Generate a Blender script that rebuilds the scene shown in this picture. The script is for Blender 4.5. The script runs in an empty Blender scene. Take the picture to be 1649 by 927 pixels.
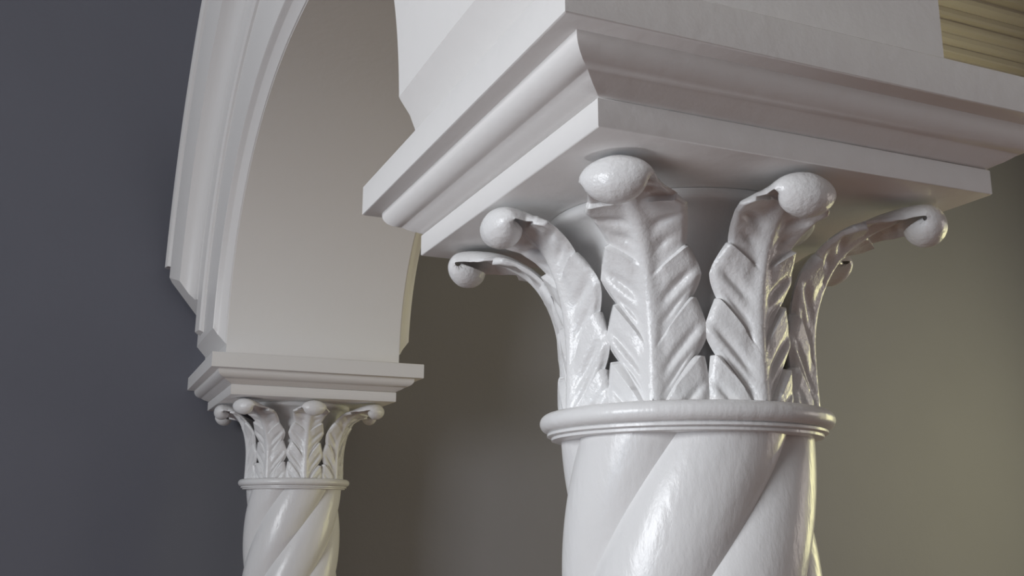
import bpy, bmesh, math, random
from mathutils import Vector, Matrix
C = bpy.context.scene.collection
SC = bpy.context.scene
Z0 = 1.85                       # height of the underside of the impost blocks above the floor
PI = math.pi

# ------------------------------------------------------------------ camera
cam_d = bpy.data.cameras.new('camera'); cam = bpy.data.objects.new('camera', cam_d); C.objects.link(cam)
cam_d.sensor_width = 36.0; cam_d.lens = 1619.35 / 1649 * 36.0
cam_d.clip_start = 0.02; cam_d.clip_end = 60
yaw, pitch = 0.41367, 0.22561
fw = Vector((math.sin(yaw) * math.cos(pitch), math.cos(yaw) * math.cos(pitch), math.sin(pitch)))
rt = Vector((math.cos(yaw), -math.sin(yaw), 0)); up = rt.cross(fw)
M = Matrix((rt, up, -fw)).transposed().to_4x4()
M.translation = Vector((-0.53903, -0.81787, -0.2824 + Z0))
cam.matrix_world = M
SC.camera = cam

# ------------------------------------------------------------------ world, lights, exposure
w = bpy.data.worlds.new('world'); SC.world = w; w.use_nodes = True
w.node_tree.nodes['Background'].inputs[0].default_value = (0.75, 0.82, 1.0, 1)
w.node_tree.nodes['Background'].inputs[1].default_value = 0.8
SC.view_settings.view_transform = 'Standard'; SC.view_settings.look = 'None'
SC.view_settings.exposure = 0.0; SC.view_settings.gamma = 1.0
SC.view_settings.use_curve_mapping = False

def area(name, loc, direction, sx, sy, power, col, spread=PI):
    d = bpy.data.lights.new(name, 'AREA'); d.shape = 'RECTANGLE'; d.size = sx; d.size_y = sy
    d.energy = power; d.color = col; d.spread = spread
    o = bpy.data.objects.new(name, d); C.objects.link(o); o.location = loc
    o.rotation_euler = Vector(direction).to_track_quat('-Z', 'Y').to_euler()
    return o
# daylight of the window in the left wall and of the garden window in the right wall
area('window_daylight', (-3.15, -0.85, 2.02), (1, 0, 0), 1.3, 1.2, 75, (0.94, 0.97, 1.0))
area('window_daylight_lower', (-3.15, -0.95, 1.0), (1, 0, 0), 1.3, 0.5, 4, (0.45, 0.75, 1.0))
area('garden_window_daylight', (3.38, 0.80, 1.70), (-1, 0, 0), 0.32, 1.1, 17, (1.0, 0.94, 0.42))
area('side_fill_light', (3.38, -0.9, 1.75), (-1, 0, 0), 0.8, 1.0, 12, (1.0, 0.91, 0.86))  # added fill without an opening, lifts the middle of the back wall
area('rear_fill_light', (0.9, -3.55, 1.7), (0, 1, 0), 1.6, 1.5, 3, (1.0, 0.90, 0.86))  # added frontal fill from behind the viewer, the rear wall has no window

# ------------------------------------------------------------------ materials
def mat(name, base, rough, bump=0.0, bscale=60, bdist=0.002, var=0.0, spec=0.5, stretch=(1, 1, 1)):
    m = bpy.data.materials.new(name); m.use_nodes = True
    nt = m.node_tree; b = nt.nodes['Principled BSDF']
    b.inputs['Base Color'].default_value = (*base, 1); b.inputs['Roughness'].default_value = rough
    b.inputs['Specular IOR Level'].default_value = spec
    tc = nt.nodes.new('ShaderNodeTexCoord'); mp = nt.nodes.new('ShaderNodeMapping')
    mp.inputs['Scale'].default_value = stretch
    nt.links.new(tc.outputs['Object'], mp.inputs['Vector'])
    if bump:
        n = nt.nodes.new('ShaderNodeTexNoise'); n.inputs['Scale'].default_value = bscale
        n.inputs['Detail'].default_value = 4; n.inputs['Roughness'].default_value = 0.55
        nt.links.new(mp.outputs[0], n.inputs['Vector'])
        bp = nt.nodes.new('ShaderNodeBump'); bp.inputs['Strength'].default_value = bump
        bp.inputs['Distance'].default_value = bdist
        nt.links.new(n.outputs['Fac'], bp.inputs['Height']); nt.links.new(bp.outputs[0], b.inputs['Normal'])
    if var:
        n2 = nt.nodes.new('ShaderNodeTexNoise'); n2.inputs['Scale'].default_value = 3.5
        n2.inputs['Detail'].default_value = 5
        nt.links.new(mp.outputs[0], n2.inputs['Vector'])
        mx = nt.nodes.new('ShaderNodeMix'); mx.data_type = 'RGBA'
        mx.inputs['A'].default_value = (*[c * (1 - var) for c in base], 1)
        mx.inputs['B'].default_value = (*[min(1, c * (1 + var)) for c in base], 1)
        nt.links.new(n2.outputs['Fac'], mx.inputs['Factor']); nt.links.new(mx.outputs['Result'], b.inputs['Base Color'])
    return m
GLOSS = mat('white_gloss_paint', (0.80, 0.79, 0.785), 0.29, 0.34, 120, 0.0022, 0.015, 0.5, (1, 1, 0.45))
LEAFP = mat('white_leaf_paint', (0.80, 0.79, 0.785), 0.26, 0.42, 190, 0.0022, 0.015)
TRIM = mat('white_trim_paint', (0.80, 0.78, 0.765), 0.42, 0.20, 45, 0.003, 0.015)
WALLP_LIT = mat('wall_paint_lit', (0.258, 0.250, 0.268), 0.75, 0.25, 40, 0.003, 0.05)  # wall paint with the light of the right side put into the colour
WALLP_SHADED = mat('wall_paint_shaded', (0.130, 0.132, 0.158), 0.75, 0.25, 40, 0.003, 0.05)  # same wall, the shade of the left side put into the colour
CEILP = mat('ceiling_paint', (0.72, 0.70, 0.67), 0.8, 0.1, 30)
CORN = mat('cream_cornice_paint', (0.80, 0.74, 0.64), 0.5, 0.1, 40)

def floor_mat():
    m = bpy.data.materials.new('oak_floorboards'); m.use_nodes = True; nt = m.node_tree; b = nt.nodes['Principled BSDF']
    tc = nt.nodes.new('ShaderNodeTexCoord'); br = nt.nodes.new('ShaderNodeTexBrick')
    br.inputs['Scale'].default_value = 2.2; br.inputs['Mortar Size'].default_value = 0.004
    br.inputs['Brick Width'].default_value = 3.0; br.inputs['Row Height'].default_value = 0.3
    br.inputs['Color1'].default_value = (0.21, 0.095, 0.055, 1); br.inputs['Color2'].default_value = (0.17, 0.075, 0.045, 1)
    br.inputs['Mortar'].default_value = (0.12, 0.06, 0.03, 1)
    nt.links.new(tc.outputs['Object'], br.inputs['Vector']); nt.links.new(br.outputs['Color'], b.inputs['Base Color'])
    b.inputs['Roughness'].default_value = 0.4
    return m
OAK = floor_mat()

# ------------------------------------------------------------------ helpers
def obj(name, bm, m, parent=None, smooth=None, loc=(0, 0, 0), rz=0.0):
    """links a bmesh as one object; smooth = angle in degrees above which an edge stays sharp"""
    bmesh.ops.remove_doubles(bm, verts=bm.verts, dist=1e-6)
    bmesh.ops.recalc_face_normals(bm, faces=bm.faces)
    if smooth is not None:
        for f in bm.faces: f.smooth = True
        a = math.radians(smooth)
        for e in bm.edges:
            e.smooth = not (len(e.link_faces) == 2 and e.calc_face_angle(0) > a)
    me = bpy.data.meshes.new(name); bm.to_mesh(me); bm.free(); me.materials.append(m)
    o = bpy.data.objects.new(name, me); C.objects.link(o); o.location = loc; o.rotation_euler = (0, 0, rz)
    if parent: o.parent = parent
    return o
def thing(name, label, cat, loc=(0, 0, 0), rz=0.0, group=None):
    o = bpy.data.objects.new(name, None); C.objects.link(o); o.empty_display_size = 0.1
    o.location = loc; o.rotation_euler = (0, 0, rz); o['label'] = label; o['category'] = cat; o['kind'] = 'thing'
    if group: o['group'] = group
    return o
def box(bm, x0, x1, y0, y1, z0, z1):
    v = [bm.verts.new(p) for p in ((x0, y0, z0), (x1, y0, z0), (x1, y1, z0), (x0, y1, z0), (x0, y0, z1), (x1, y0, z1), (x1, y1, z1), (x0, y1, z1))]
    for f in ((0, 3, 2, 1), (4, 5, 6, 7), (0, 1, 5, 4), (1, 2, 6, 5), (2, 3, 7, 6), (3, 0, 4, 7)): bm.faces.new([v[i] for i in f])
def struct(name, bm, m, label, cat):
    o = obj(name, bm, m); o['kind'] = 'structure'; o['label'] = label; o['category'] = cat; return o
def lathe(bm, prof, n=128):
    rings = []
    for r, z in prof:
        rings.append([bm.verts.new((r * math.cos(2 * PI * i / n), r * math.sin(2 * PI * i / n), z)) for i in range(n)])
    for a, b in zip(rings, rings[1:]):
        for i in range(n): bm.faces.new((a[i], a[(i + 1) % n], b[(i + 1) % n], b[i]))
    bm.faces.new(rings[0]); bm.faces.new(rings[-1])
def catmull(pts, n):
    """n+1 points evenly spread along a Catmull-Rom curve through pts"""
    P = [Vector(p) for p in pts]; P = [2 * P[0] - P[1]] + P + [2 * P[-1] - P[-2]]
    fine = []
    for i in range(1, len(P) - 2):
        for k in range(40):
            t = k / 40; a, b, c, d = P[i - 1:i + 3]
            fine.append(0.5 * (2 * b + (c - a) * t + (2 * a - 5 * b + 4 * c - d) * t * t + (3 * b - a - 3 * c + d) * t ** 3))
    fine.append(P[-2])
    L = [0]
    for a, b in zip(fine, fine[1:]): L.append(L[-1] + (b - a).length)
    out = []; j = 0
    for i in range(n + 1):
        s = L[-1] * i / n
        while j < len(L) - 2 and L[j + 1] < s: j += 1
        f = (s - L[j]) / max(1e-9, L[j + 1] - L[j]); out.append(fine[j].lerp(fine[j + 1], min(1, max(0, f))))
    return out, L[-1]

# ------------------------------------------------------------------ room shell
YW = 2.012                       # face of the wall the arcade springs from
XL, XR, YB, ZC = -3.2, 3.42, -3.6, 2.0 + Z0
bm = bmesh.new(); box(bm, XL - .1, XR + .1, YB - .1, YW + .1, -.1, 0); struct('floor', bm, OAK, 'oak floorboards below the arcade', 'floor')
bm = bmesh.new(); box(bm, XL - .1, XR + .1, YB - .1, YW + .1, ZC, ZC + .1); struct('ceiling', bm, CEILP, 'plain ceiling above the arcade', 'ceiling')
bm = bmesh.new(); box(bm, XL - .1, 0, YW, YW + .12, 0, ZC); struct('wall_back', bm, WALLP_SHADED, 'wall, shaded darker in its colour, left of the far twisted column', 'wall')
bm = bmesh.new(); box(bm, 0, XR + .1, YW, YW + .12, 0, ZC); struct('wall_back_right', bm, WALLP_LIT, 'wall, lit lighter in its colour, right of the far twisted column', 'wall')
def holed_wall(name, x0, x1, wy0, wy1, wz0, wz1, label):
    bm = bmesh.new()
    box(bm, x0, x1, YB, wy0, 0, ZC); box(bm, x0, x1, wy1, YW, 0, ZC)
    box(bm, x0, x1, wy0, wy1, 0, wz0); box(bm, x0, x1, wy0, wy1, wz1, ZC)
    struct(name, bm, WALLP_SHADED if x0 < 0 else WALLP_LIT, label, 'wall')
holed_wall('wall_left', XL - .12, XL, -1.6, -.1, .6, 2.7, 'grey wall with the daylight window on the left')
holed_wall('wall_right', XR, XR + .12, .1, 1.4, 1.0, 2.5, 'grey wall with the garden window on the right')
bm = bmesh.new(); box(bm, XL - .1, XR + .1, YB - .12, YB, 0, ZC); struct('wall_rear', bm, WALLP_LIT, 'grey wall behind the viewer', 'wall')
# ceiling cornice on the wall behind, right of the arcade
cz = Z0 + 1.53
prof = [(0, 0), (.018, 0), (.020, .004), (.020, .050), (.012, .056), (.012, .068), (.034, .074), (.038, .080), (.038, .100), (.030, .104), (.026, .112),
        (.040, .118), (.052, .128), (.056, .145), (.050, .152), (.052, .158), (.070, .165), (.074, .175), (.074, .190), (.056, .194), (.056, .208),
        (.078, .214), (.082, .225), (.078, .245), (.070, .255), (.084, .262), (.100, .275), (.104, .292), (.080, .298), (.080, .322), (.112, .330),
        (.118, .345), (.118, .375), (.105, .380), (.105, .395), (.135, .41), (.14, .44), (.14, .47), (0, .47)]
bm = bmesh.new()
ra = [bm.verts.new((.215, YW - e, cz + z)) for e, z in prof]; rb = [bm.verts.new((XR, YW - e, cz + z)) for e, z in prof]
for i in range(len(prof) - 1): bm.faces.new((ra[i], ra[i + 1], rb[i + 1], rb[i]))
bm.faces.new(ra); bm.faces.new(rb)
struct('trim_1', bm, CORN, 'cream ribbed ceiling cornice at the upper right corner of the photo', 'cornice')

# ------------------------------------------------------------------ impost blocks
COL_Y = 1.7863                   # the far column's axis; the near one stands at the origin
A, B = 0.200, 0.2044
def ring_solid(bm, prof, ymax, cap=True):
    """square rings (projection e, height z) joined into a solid with mitred corners"""
    rings = []
    for e, z in prof:
        y1 = min(B + e, ymax)
        rings.append([bm.verts.new(p) for p in ((-A - e, -B - e, z), (A + e, -B - e, z), (A + e, y1, z), (-A - e, y1, z))])
    for a, b in zip(rings, rings[1:]):
        for i in range(4): bm.faces.new((a[i], a[(i + 1) % 4], b[(i + 1) % 4], b[i]))
    bm.faces.new(rings[0]); bm.faces.new(rings[-1])
def impost(loc, label, ymax):
    t = thing('impost_block', label, 'impost block', loc, 0, 'moulded impost blocks on the capitals')
    bm = bmesh.new(); ring_solid(bm, [(-.0012, 0), (0, .0012), (0, .0228), (-.0012, .024)], ymax)
    obj('lower_fillet', bm, TRIM, t, 50)
    ov = [(-.004, .0235), (.002, .0262), (.0045, .0275), (.0085, .0292), (.0135, .0322), (.0170, .0348), (.0184, .0354), (.0202, .0358),
          (.0255, .0378), (.0302, .0410), (.0335, .0452), (.0350, .0490), (.0353, .0520), (.0353, .0552)]
    bm = bmesh.new(); ring_solid(bm, ov, ymax)
    obj('ovolo_moulding', bm, TRIM, t, 28)
    bm = bmesh.new(); ring_solid(bm, [(.0520, .0548), (.0535, .0560), (.0535, .0887), (.0522, .0900)], ymax)
    obj('upper_fillet', bm, TRIM, t, 50)
    return t
near_imp = impost((0, 0, Z0), 'large moulded white impost block on the foreground column at right', 9)
far_imp = impost((0, COL_Y, Z0), 'moulded white impost block on the distant column, against the back wall', YW - COL_Y - .001)

# ------------------------------------------------------------------ arcade arch
t_arch = thing('arcade_arch', 'white moulded plaster arch springing between the near and the far twisted column', 'arch', (0, 0, Z0))
WX = .213                        # half thickness of the arch wall
YN, YF = .178, 1.608             # its springing faces
YC, RY = (YN + YF) / 2, (YF - YN) / 2
ZS, RZ, NEXP = .10, .525, 2.25
path = []                        # (y, z) from the near impost up and over to the far impost
for k in range(2): path.append((YN, .0902 + (ZS - .0902) * k / 2))
NS = 120
for k in range(NS + 1):
    a = PI - PI * k / NS; c, s = math.cos(a), math.sin(a)
    path.append((YC + RY * math.copysign(abs(c) ** (2 / NEXP), c), ZS + RZ * abs(s) ** (2 / NEXP)))
for k in range(1, 3): path.append((YF, ZS - (ZS - .0902) * k / 2))
# even spacing
fine = []; 
SL = [0]
for a, b in zip(path, path[1:]): SL.append(SL[-1] + math.hypot(b[0] - a[0], b[1] - a[1]))
STOT = SL[-1]
def at(s):
    s = min(max(s, 0), STOT); lo, hi = 0, len(SL) - 1
    while hi - lo > 1:
        m = (lo + hi) // 2
        if SL[m] <= s: lo = m
        else: hi = m
    f = (s - SL[lo]) / max(1e-9, SL[hi] - SL[lo]); a, b = path[lo], path[hi]
    return a[0] + (b[0] - a[0]) * f, a[1] + (b[1] - a[1]) * f
def frame(s):
    h = .02
    a, b = at(s - h), at(s + h); ty, tz = b[0] - a[0], b[1] - a[1]; l = math.hypot(ty, tz)
    y, z = at(s)
    if s < .012: ty, tz, l = 0, 1, 1
    if s > STOT - .012: ty, tz, l = 0, -1, 1
    return y, z, -tz / l, ty / l     # point and normal away from the opening
# body: pier, web and springer in one solid wall with the soffit under it
bm = bmesh.new()
low = [(-.156, .0902), (YN, .0902)] + [at(STOT * k / 160) for k in range(1, 160)] + [(YF, .0902), (YW - .001, .0902)]
ZT = ZC - Z0 - .001
bl = [[bm.verts.new((sx, y, z)) for y, z in low] for sx in (-WX, WX)]
tl = [[bm.verts.new((sx, y, ZT)) for y, z in low] for sx in (-WX, WX)]
for i in range(len(low) - 1):
    for q in (0, 1): bm.faces.new((bl[q][i], bl[q][i + 1], tl[q][i + 1], tl[q][i]))
    bm.faces.new((bl[0][i], bl[0][i + 1], bl[1][i + 1], bl[1][i])); bm.faces.new((tl[0][i], tl[0][i + 1], tl[1][i + 1], tl[1][i]))
for i in (0, -1): bm.faces.new((bl[0][i], bl[1][i], tl[1][i], tl[0][i]))
obj('arch_wall', bm, TRIM, t_arch, 35)
def band(name, prof, side, zn, zf, cham, n=150, ymin=-.150):
    """one moulding swept along the arch: prof = [(distance from the opening, projection)], zn / zf = height of its near / far end, cham = slope of the cut ends"""
    bm = bmesh.new()
    def ends(rho, e):
        # start and end positions along the path for this profile point
        s0 = None; ss = [STOT * k / 1200 for k in range(1201)]
        lo = zn + cham * max(e, 0); hi = zf + cham * max(e, 0)
        ok = []
        for s in ss:
            y, z, ny, nz = frame(s); y += ny * rho; z += nz * rho
            ok.append((y > ymin) and (y < YW - .003) and (z >= (lo if s < STOT / 2 else hi)))
        m = len(ss) // 2; i = m
        while i > 0 and ok[i - 1]: i -= 1
        j = m
        while j < 1200 and ok[j + 1]: j += 1
        return ss[i], ss[j]
    cols = []
    for rho, e in prof:
        s0, s1 = ends(rho, e); col = []
        for k in range(n + 1):
            y, z, ny, nz = frame(s0 + (s1 - s0) * k / n)
            col.append(bm.verts.new((side * (WX + e), y + ny * rho, z + nz * rho)))
        cols.append(col)
    m = len(cols)
    for i in range(m):
        a, b = cols[i], cols[(i + 1) % m]
        for k in range(n): bm.faces.new((a[k], a[k + 1], b[k + 1], b[k]))
    bm.faces.new([c[0] for c in cols]); bm.faces.new([c[-1] for c in cols])
    return obj(name, bm, TRIM, t_arch, 32)
for side in (-1, 1):
    band('archivolt_plate', [(.001, -.004), (.002, .003), (.010, .009), (.018, .017), (.0195, .019), (.021, .028), (.023, .031), (.19, .032), (.325, .032), (.325, -.004)], side, .120, .120, 1.3, 150, -.150 if side < 0 else -.02)
    band('archivolt_fillet', [(.205, -.004), (.205, .038), (.210, .043), (.262, .047), (.266, .040), (.272, -.004)], side, .20, .165, .5)
    band('archivolt_cavetto', [(.262, -.004), (.262, .044), (.268, .049), (.284, .051), (.296, .057), (.304, .066), (.308, .078), (.310, .092),
                               (.385, .112), (.392, .112), (.396, .104), (.40, -.004)], side, .22, .215, 1.2)
    band('archivolt_bead', [(.392, -.004), (.394, .104), (.400, .108), (.404, .118), (.412, .123), (.424, .124), (.432, .118), (.436, .105), (.437, -.004)], side, .38, .38, 0)

# ------------------------------------------------------------------ twisted columns
def shaft_bm():
    R, d, NL, n = .1185, .0125, 6, 240
    az0, z0 = math.radians(234.6), -.207
    zt, zb = -.203, -1.55
    bm = bmesh.new(); rows = []
    nz = 330
    for k in range(nz + 1):
        z = zt + (zb - zt) * k / nz; g = az0 + (z - z0) * math.radians(50) / .125
        row = []
        for i in range(n):
            th = 2 * PI * i / n + g
            u = ((i * NL / n) % 1.0) * 2 - 1          # -1 / 1 in a groove, 0 on a strand's crown
            r = R - d * abs(u) ** 2.3
            row.append(bm.verts.new((r * math.cos(th), r * math.sin(th), z)))
        rows.append(row)
    for a, b in zip(rows, rows[1:]):
        for i in range(n): bm.faces.new((a[i], a[(i + 1) % n], b[(i + 1) % n], b[i]))
    bm.faces.new(rows[0]); bm.faces.new(rows[-1])
    return bm
def collar_bm():
    prof = [(.090, -.1845), (.1245, -.1852)]
    for k in range(17):
        a = PI / 2 - PI * k / 16; prof.append((.1290 + .0092 * math.cos(a), -.1942 + .0088 * math.sin(a)))
    prof += [(.1295, -.2034), (.1312, -.2040), (.1314, -.2062), (.1300, -.2070), (.1268, -.2072), (.1274, -.2078), (.1272, -.2100), (.1256, -.2106), (.090, -.2108)]
    bm = bmesh.new(); lathe(bm, prof, 160); return bm
def bell_bm():
    prof = [(.098, -.186), (.098, -.10), (.099, -.07), (.102, -.045), (.108, -.027), (.116, -.0165), (.1245, -.0125), (.1295, -.0105), (.1315, -.0075), (.1315, -.0030), (.1300, -.0006)]
    bm = bmesh.new(); lathe(bm, prof, 96); return bm
def base_bm():
    prof = [(.115, -1.545), (.128, -1.548), (.134, -1.556), (.134, -1.566), (.128, -1.574), (.124, -1.580), (.130, -1.60), (.146, -1.622), (.150, -1.628)]
    for k in range(13):
        a = PI / 2 - PI * k / 12; prof.append((.150 + .026 * math.cos(a), -1.654 + .026 * math.sin(a)))
    prof += [(.150, -1.682), (.150, -1.70)]
    bm = bmesh.new(); lathe(bm, prof, 96); return bm
def plinth_bm():
    bm = bmesh.new(); box(bm, -.19, .19, -.19, .19, -Z0, -1.70); bmesh.ops.bevel(bm, geom=bm.edges[:], offset=.006, segments=2, affect='EDGES'); return bm

def leaf_bms(blade, curl, seed):
    """an acanthus leaf as two meshes that meet without a step: the lobed blade and its rolled tip"""
    rnd = random.Random(seed)
    NSg, NTg = 240, 64
    pts, Ltot = catmull(blade + curl, NSg)
    _, Lbl = catmull(blade, 20)
    Lob = [0.0, .036, .084, .134, .186]              # heights of the lobe notches along the leaf's edge
    ofs = {sd: [0] + [rnd.uniform(-.0045, .0045) for _ in range(3)] + [rnd.uniform(-.002, .002)] for sd in (-1, 1)}
    amp_l = {sd: [rnd.uniform(.85, 1.15) for _ in range(6)] for sd in (-1, 1)}
    sm = lambda x: (lambda v: v * v * (3 - 2 * v))(min(1.0, max(0.0, x)))
    def slant(h): return .064 * (1 - .93 * sm((h + .03) / .230))          # how far a vein climbs from the midrib to the edge
    def lobe(h, sd):
        b = [Lob[i] + ofs[sd][i] for i in range(5)]
        b[0] = -.012
        for i in range(4):
            if h < b[i + 1]: return i, max(0.0, (h - b[i]) / (b[i + 1] - b[i]))
        return 4, min(1.0, (h - b[4]) / .05)
    def half(h, sd):
        if h > Lbl:
            u = (h - Lbl) / (Ltot - Lbl)
            return .0300 + .0012 * math.sin(PI * min(1, u * 1.6)) - .0075 * u ** 2.5
        i, f = lobe(h, sd)
        if i >= 4:
            f = min(1.0, max(0, (h - Lob[4]) / max(.001, Lbl - Lob[4]))); return .0375 + (.0300 - .0375) * f ** .6
        a = amp_l[sd][i]
        if i == 3:
            g = f / .80 if f < .80 else 1 - .55 * (f - .80) / .20
            return .0315 + .0118 * a * max(0, g) ** .85
        g = f / .42 if f < .42 else 1 - .80 * (f - .42) / .58
        g = max(0, g); g = g * (1.45 - .45 * g)
        return [.0385, .0318, .0318][i] + [.0045, .0112, .0112][i] * a * min(1, g)
    def relief(he, h, t, sd):
        a = abs(t)
        fade = 1 - sm((h - Lbl + .015) / .022)
        i, f = lobe(he, sd)
        e = sm((a - .10) / .40)
        v = .0052 * f ** 1.8 - .0012
        v -= .0041 * math.exp(-((f - .58) / .085) ** 2) * (1 - .75 * sm((a - .6) / .4))
        v -= .0030 * math.exp(-((f - .27) / .075) ** 2) * (1 - .9 * sm((a - .35) / .5))
        rel = e * v
        rel += .0056 * math.exp(-(a / .21) ** 2.4) * (1 - .35 * max(0, h) / Lbl) + .0016 * max(0, 1 - a)
        return rel * fade
    # rows of the grid climb from the midrib to the edge, along the veins
    H0 = -.068
    rows_h = [H0 + (Ltot - H0) * i / NSg for i in range(NSg + 1)]
    isp = min(range(NSg + 1), key=lambda i: abs(rows_h[i] - Lbl))
    def along(sv):
        x = max(0.0, min(1.0, sv / Ltot)) * NSg; i = min(NSg - 1, int(x)); q = x - i
        p = pts[i].lerp(pts[i + 1], q)
        d0 = pts[min(i + 1, NSg)] - pts[max(i - 1, 0)]; d1 = pts[min(i + 2, NSg)] - pts[i]
        d = d0.lerp(d1, q); d.normalize(); return p, d
    bl, cu = bmesh.new(), bmesh.new()
    front, back = [], []
    for i in range(NSg + 1):
        hr = rows_h[i]; fr, bk = [], []
        for j in range(NTg + 1):
            t = -1 + 2 * j / NTg; sd = -1 if t < 0 else 1; a = abs(t)
            h = max(0.0, hr + slant(hr) * a ** .74)
            he = hr + slant(hr)
            p, d = along(h); nr, nz = d[1], -d[0]      # outward face normal in the (r, z) plane
            f = h / Lbl
            k1 = sm((f - .50) / .50); k2 = sm((f - .84) / .18)
            y = half(he if he < Lbl else max(h, hr), sd) * (t * (1 - k2) + math.sin(1.30 * t) / math.sin(1.30) * k2)
            bend = (-.0085 * (1 - k1) + .0105 * k1) * a ** 2 * (1 - k2) + k2 * .0165 * (1 - math.cos(1.30 * a))
            o_ = bend + relief(he, h, t, sd)
            if a > .9: o_ -= .0015 * ((a - .9) / .1) ** 2
            th = (.0100 - .0028 * min(1, f)) * (1.0 - .25 * a)
            fr.append((p[0] + nr * o_, y, p[1] + nz * o_))
            ob = bend - th
            bk.append((p[0] + nr * ob, y * (.985 - .03 * k2), p[1] + nz * ob))
        front.append(fr); back.append(bk)
    for bm, i0, i1 in ((bl, 0, isp), (cu, isp, NSg)):
        F = [[bm.verts.new(q) for q in front[i]] for i in range(i0, i1 + 1)]
        K = [[bm.verts.new(q) for q in back[i]] for i in range(i0, i1 + 1)]
        n = i1 - i0
        for i in range(n):
            for j in range(NTg):
                bm.faces.new((F[i][j], F[i][j + 1], F[i + 1][j + 1], F[i + 1][j]))
                bm.faces.new((K[i][j], K[i + 1][j], K[i + 1][j + 1], K[i][j + 1]))
        for j in (0, NTg):
            mid = []
            for i in range(n + 1):
                c = (F[i][j].co + K[i][j].co) / 2; c.y += (.0024 if j else -.0024) * (1 - sm((i + i0 - isp + 25) / 25)); mid.append(bm.verts.new(c))
            for i in range(n):
                bm.faces.new((F[i][j], F[i + 1][j], mid[i + 1], mid[i])); bm.faces.new((mid[i], mid[i + 1], K[i + 1][j], K[i][j]))
            for i in ((0,) if bm is bl else (n,)): bm.faces.new((F[i][j], mid[i], K[i][j]))
        i = 0 if bm is bl else n
        for j in range(NTg): bm.faces.new((F[i][j], F[i][j + 1], K[i][j + 1], K[i][j]))
    return bl, cu
def curl(cr, cz_, r):
    return [(cr + r * math.cos(math.radians(a)), cz_ + r * math.sin(math.radians(a))) for a in (88, 50, 12, -26, -64, -102, -140, -172)]
CORNER = ([(.1185, -.1850), (.1180, -.150), (.1190, -.118), (.1250, -.088), (.1370, -.060), (.1530, -.0390), (.1720, -.0250), (.1890, -.0165), (.2100, -.0112)],
          curl(.2280, -.0222, .0122))
FACE = ([(.1185, -.1850), (.1180, -.150), (.1190, -.118), (.1235, -.088), (.1320, -.060), (.1430, -.0390), (.1560, -.0250), (.1670, -.0165), (.1770, -.0120)],
        curl(.1900, -.0222, .0118))
def make_column(loc, label, rz_shaft):
    t = thing('twisted_column', label, 'column', loc, 0, 'twisted columns of the arcade')
    obj('shaft', shaft_bm(), GLOSS, t, 40, (0, 0, 0), rz_shaft)
    obj('collar', collar_bm(), GLOSS, t, 40)
    obj('bell', bell_bm(), GLOSS, t, 40)
    obj('base', base_bm(), GLOSS, t, 40); obj('plinth', plinth_bm(), GLOSS, t)
    for k in range(8):
        corner = k % 2 == 1
        bl, cu = leaf_bms(*(CORNER if corner else FACE), k)
        l = obj('acanthus_leaf', bl, LEAFP, t, 75, (0, 0, 0), k * PI / 4)
        obj('scroll', cu, LEAFP, l, 75)
    return t
near = make_column((0, 0, Z0), 'large white twisted column with acanthus capital in the right foreground', 0.0)
far = make_column((0, COL_Y, Z0), 'distant white twisted column with acanthus capital at left, against the back wall', math.radians(13))
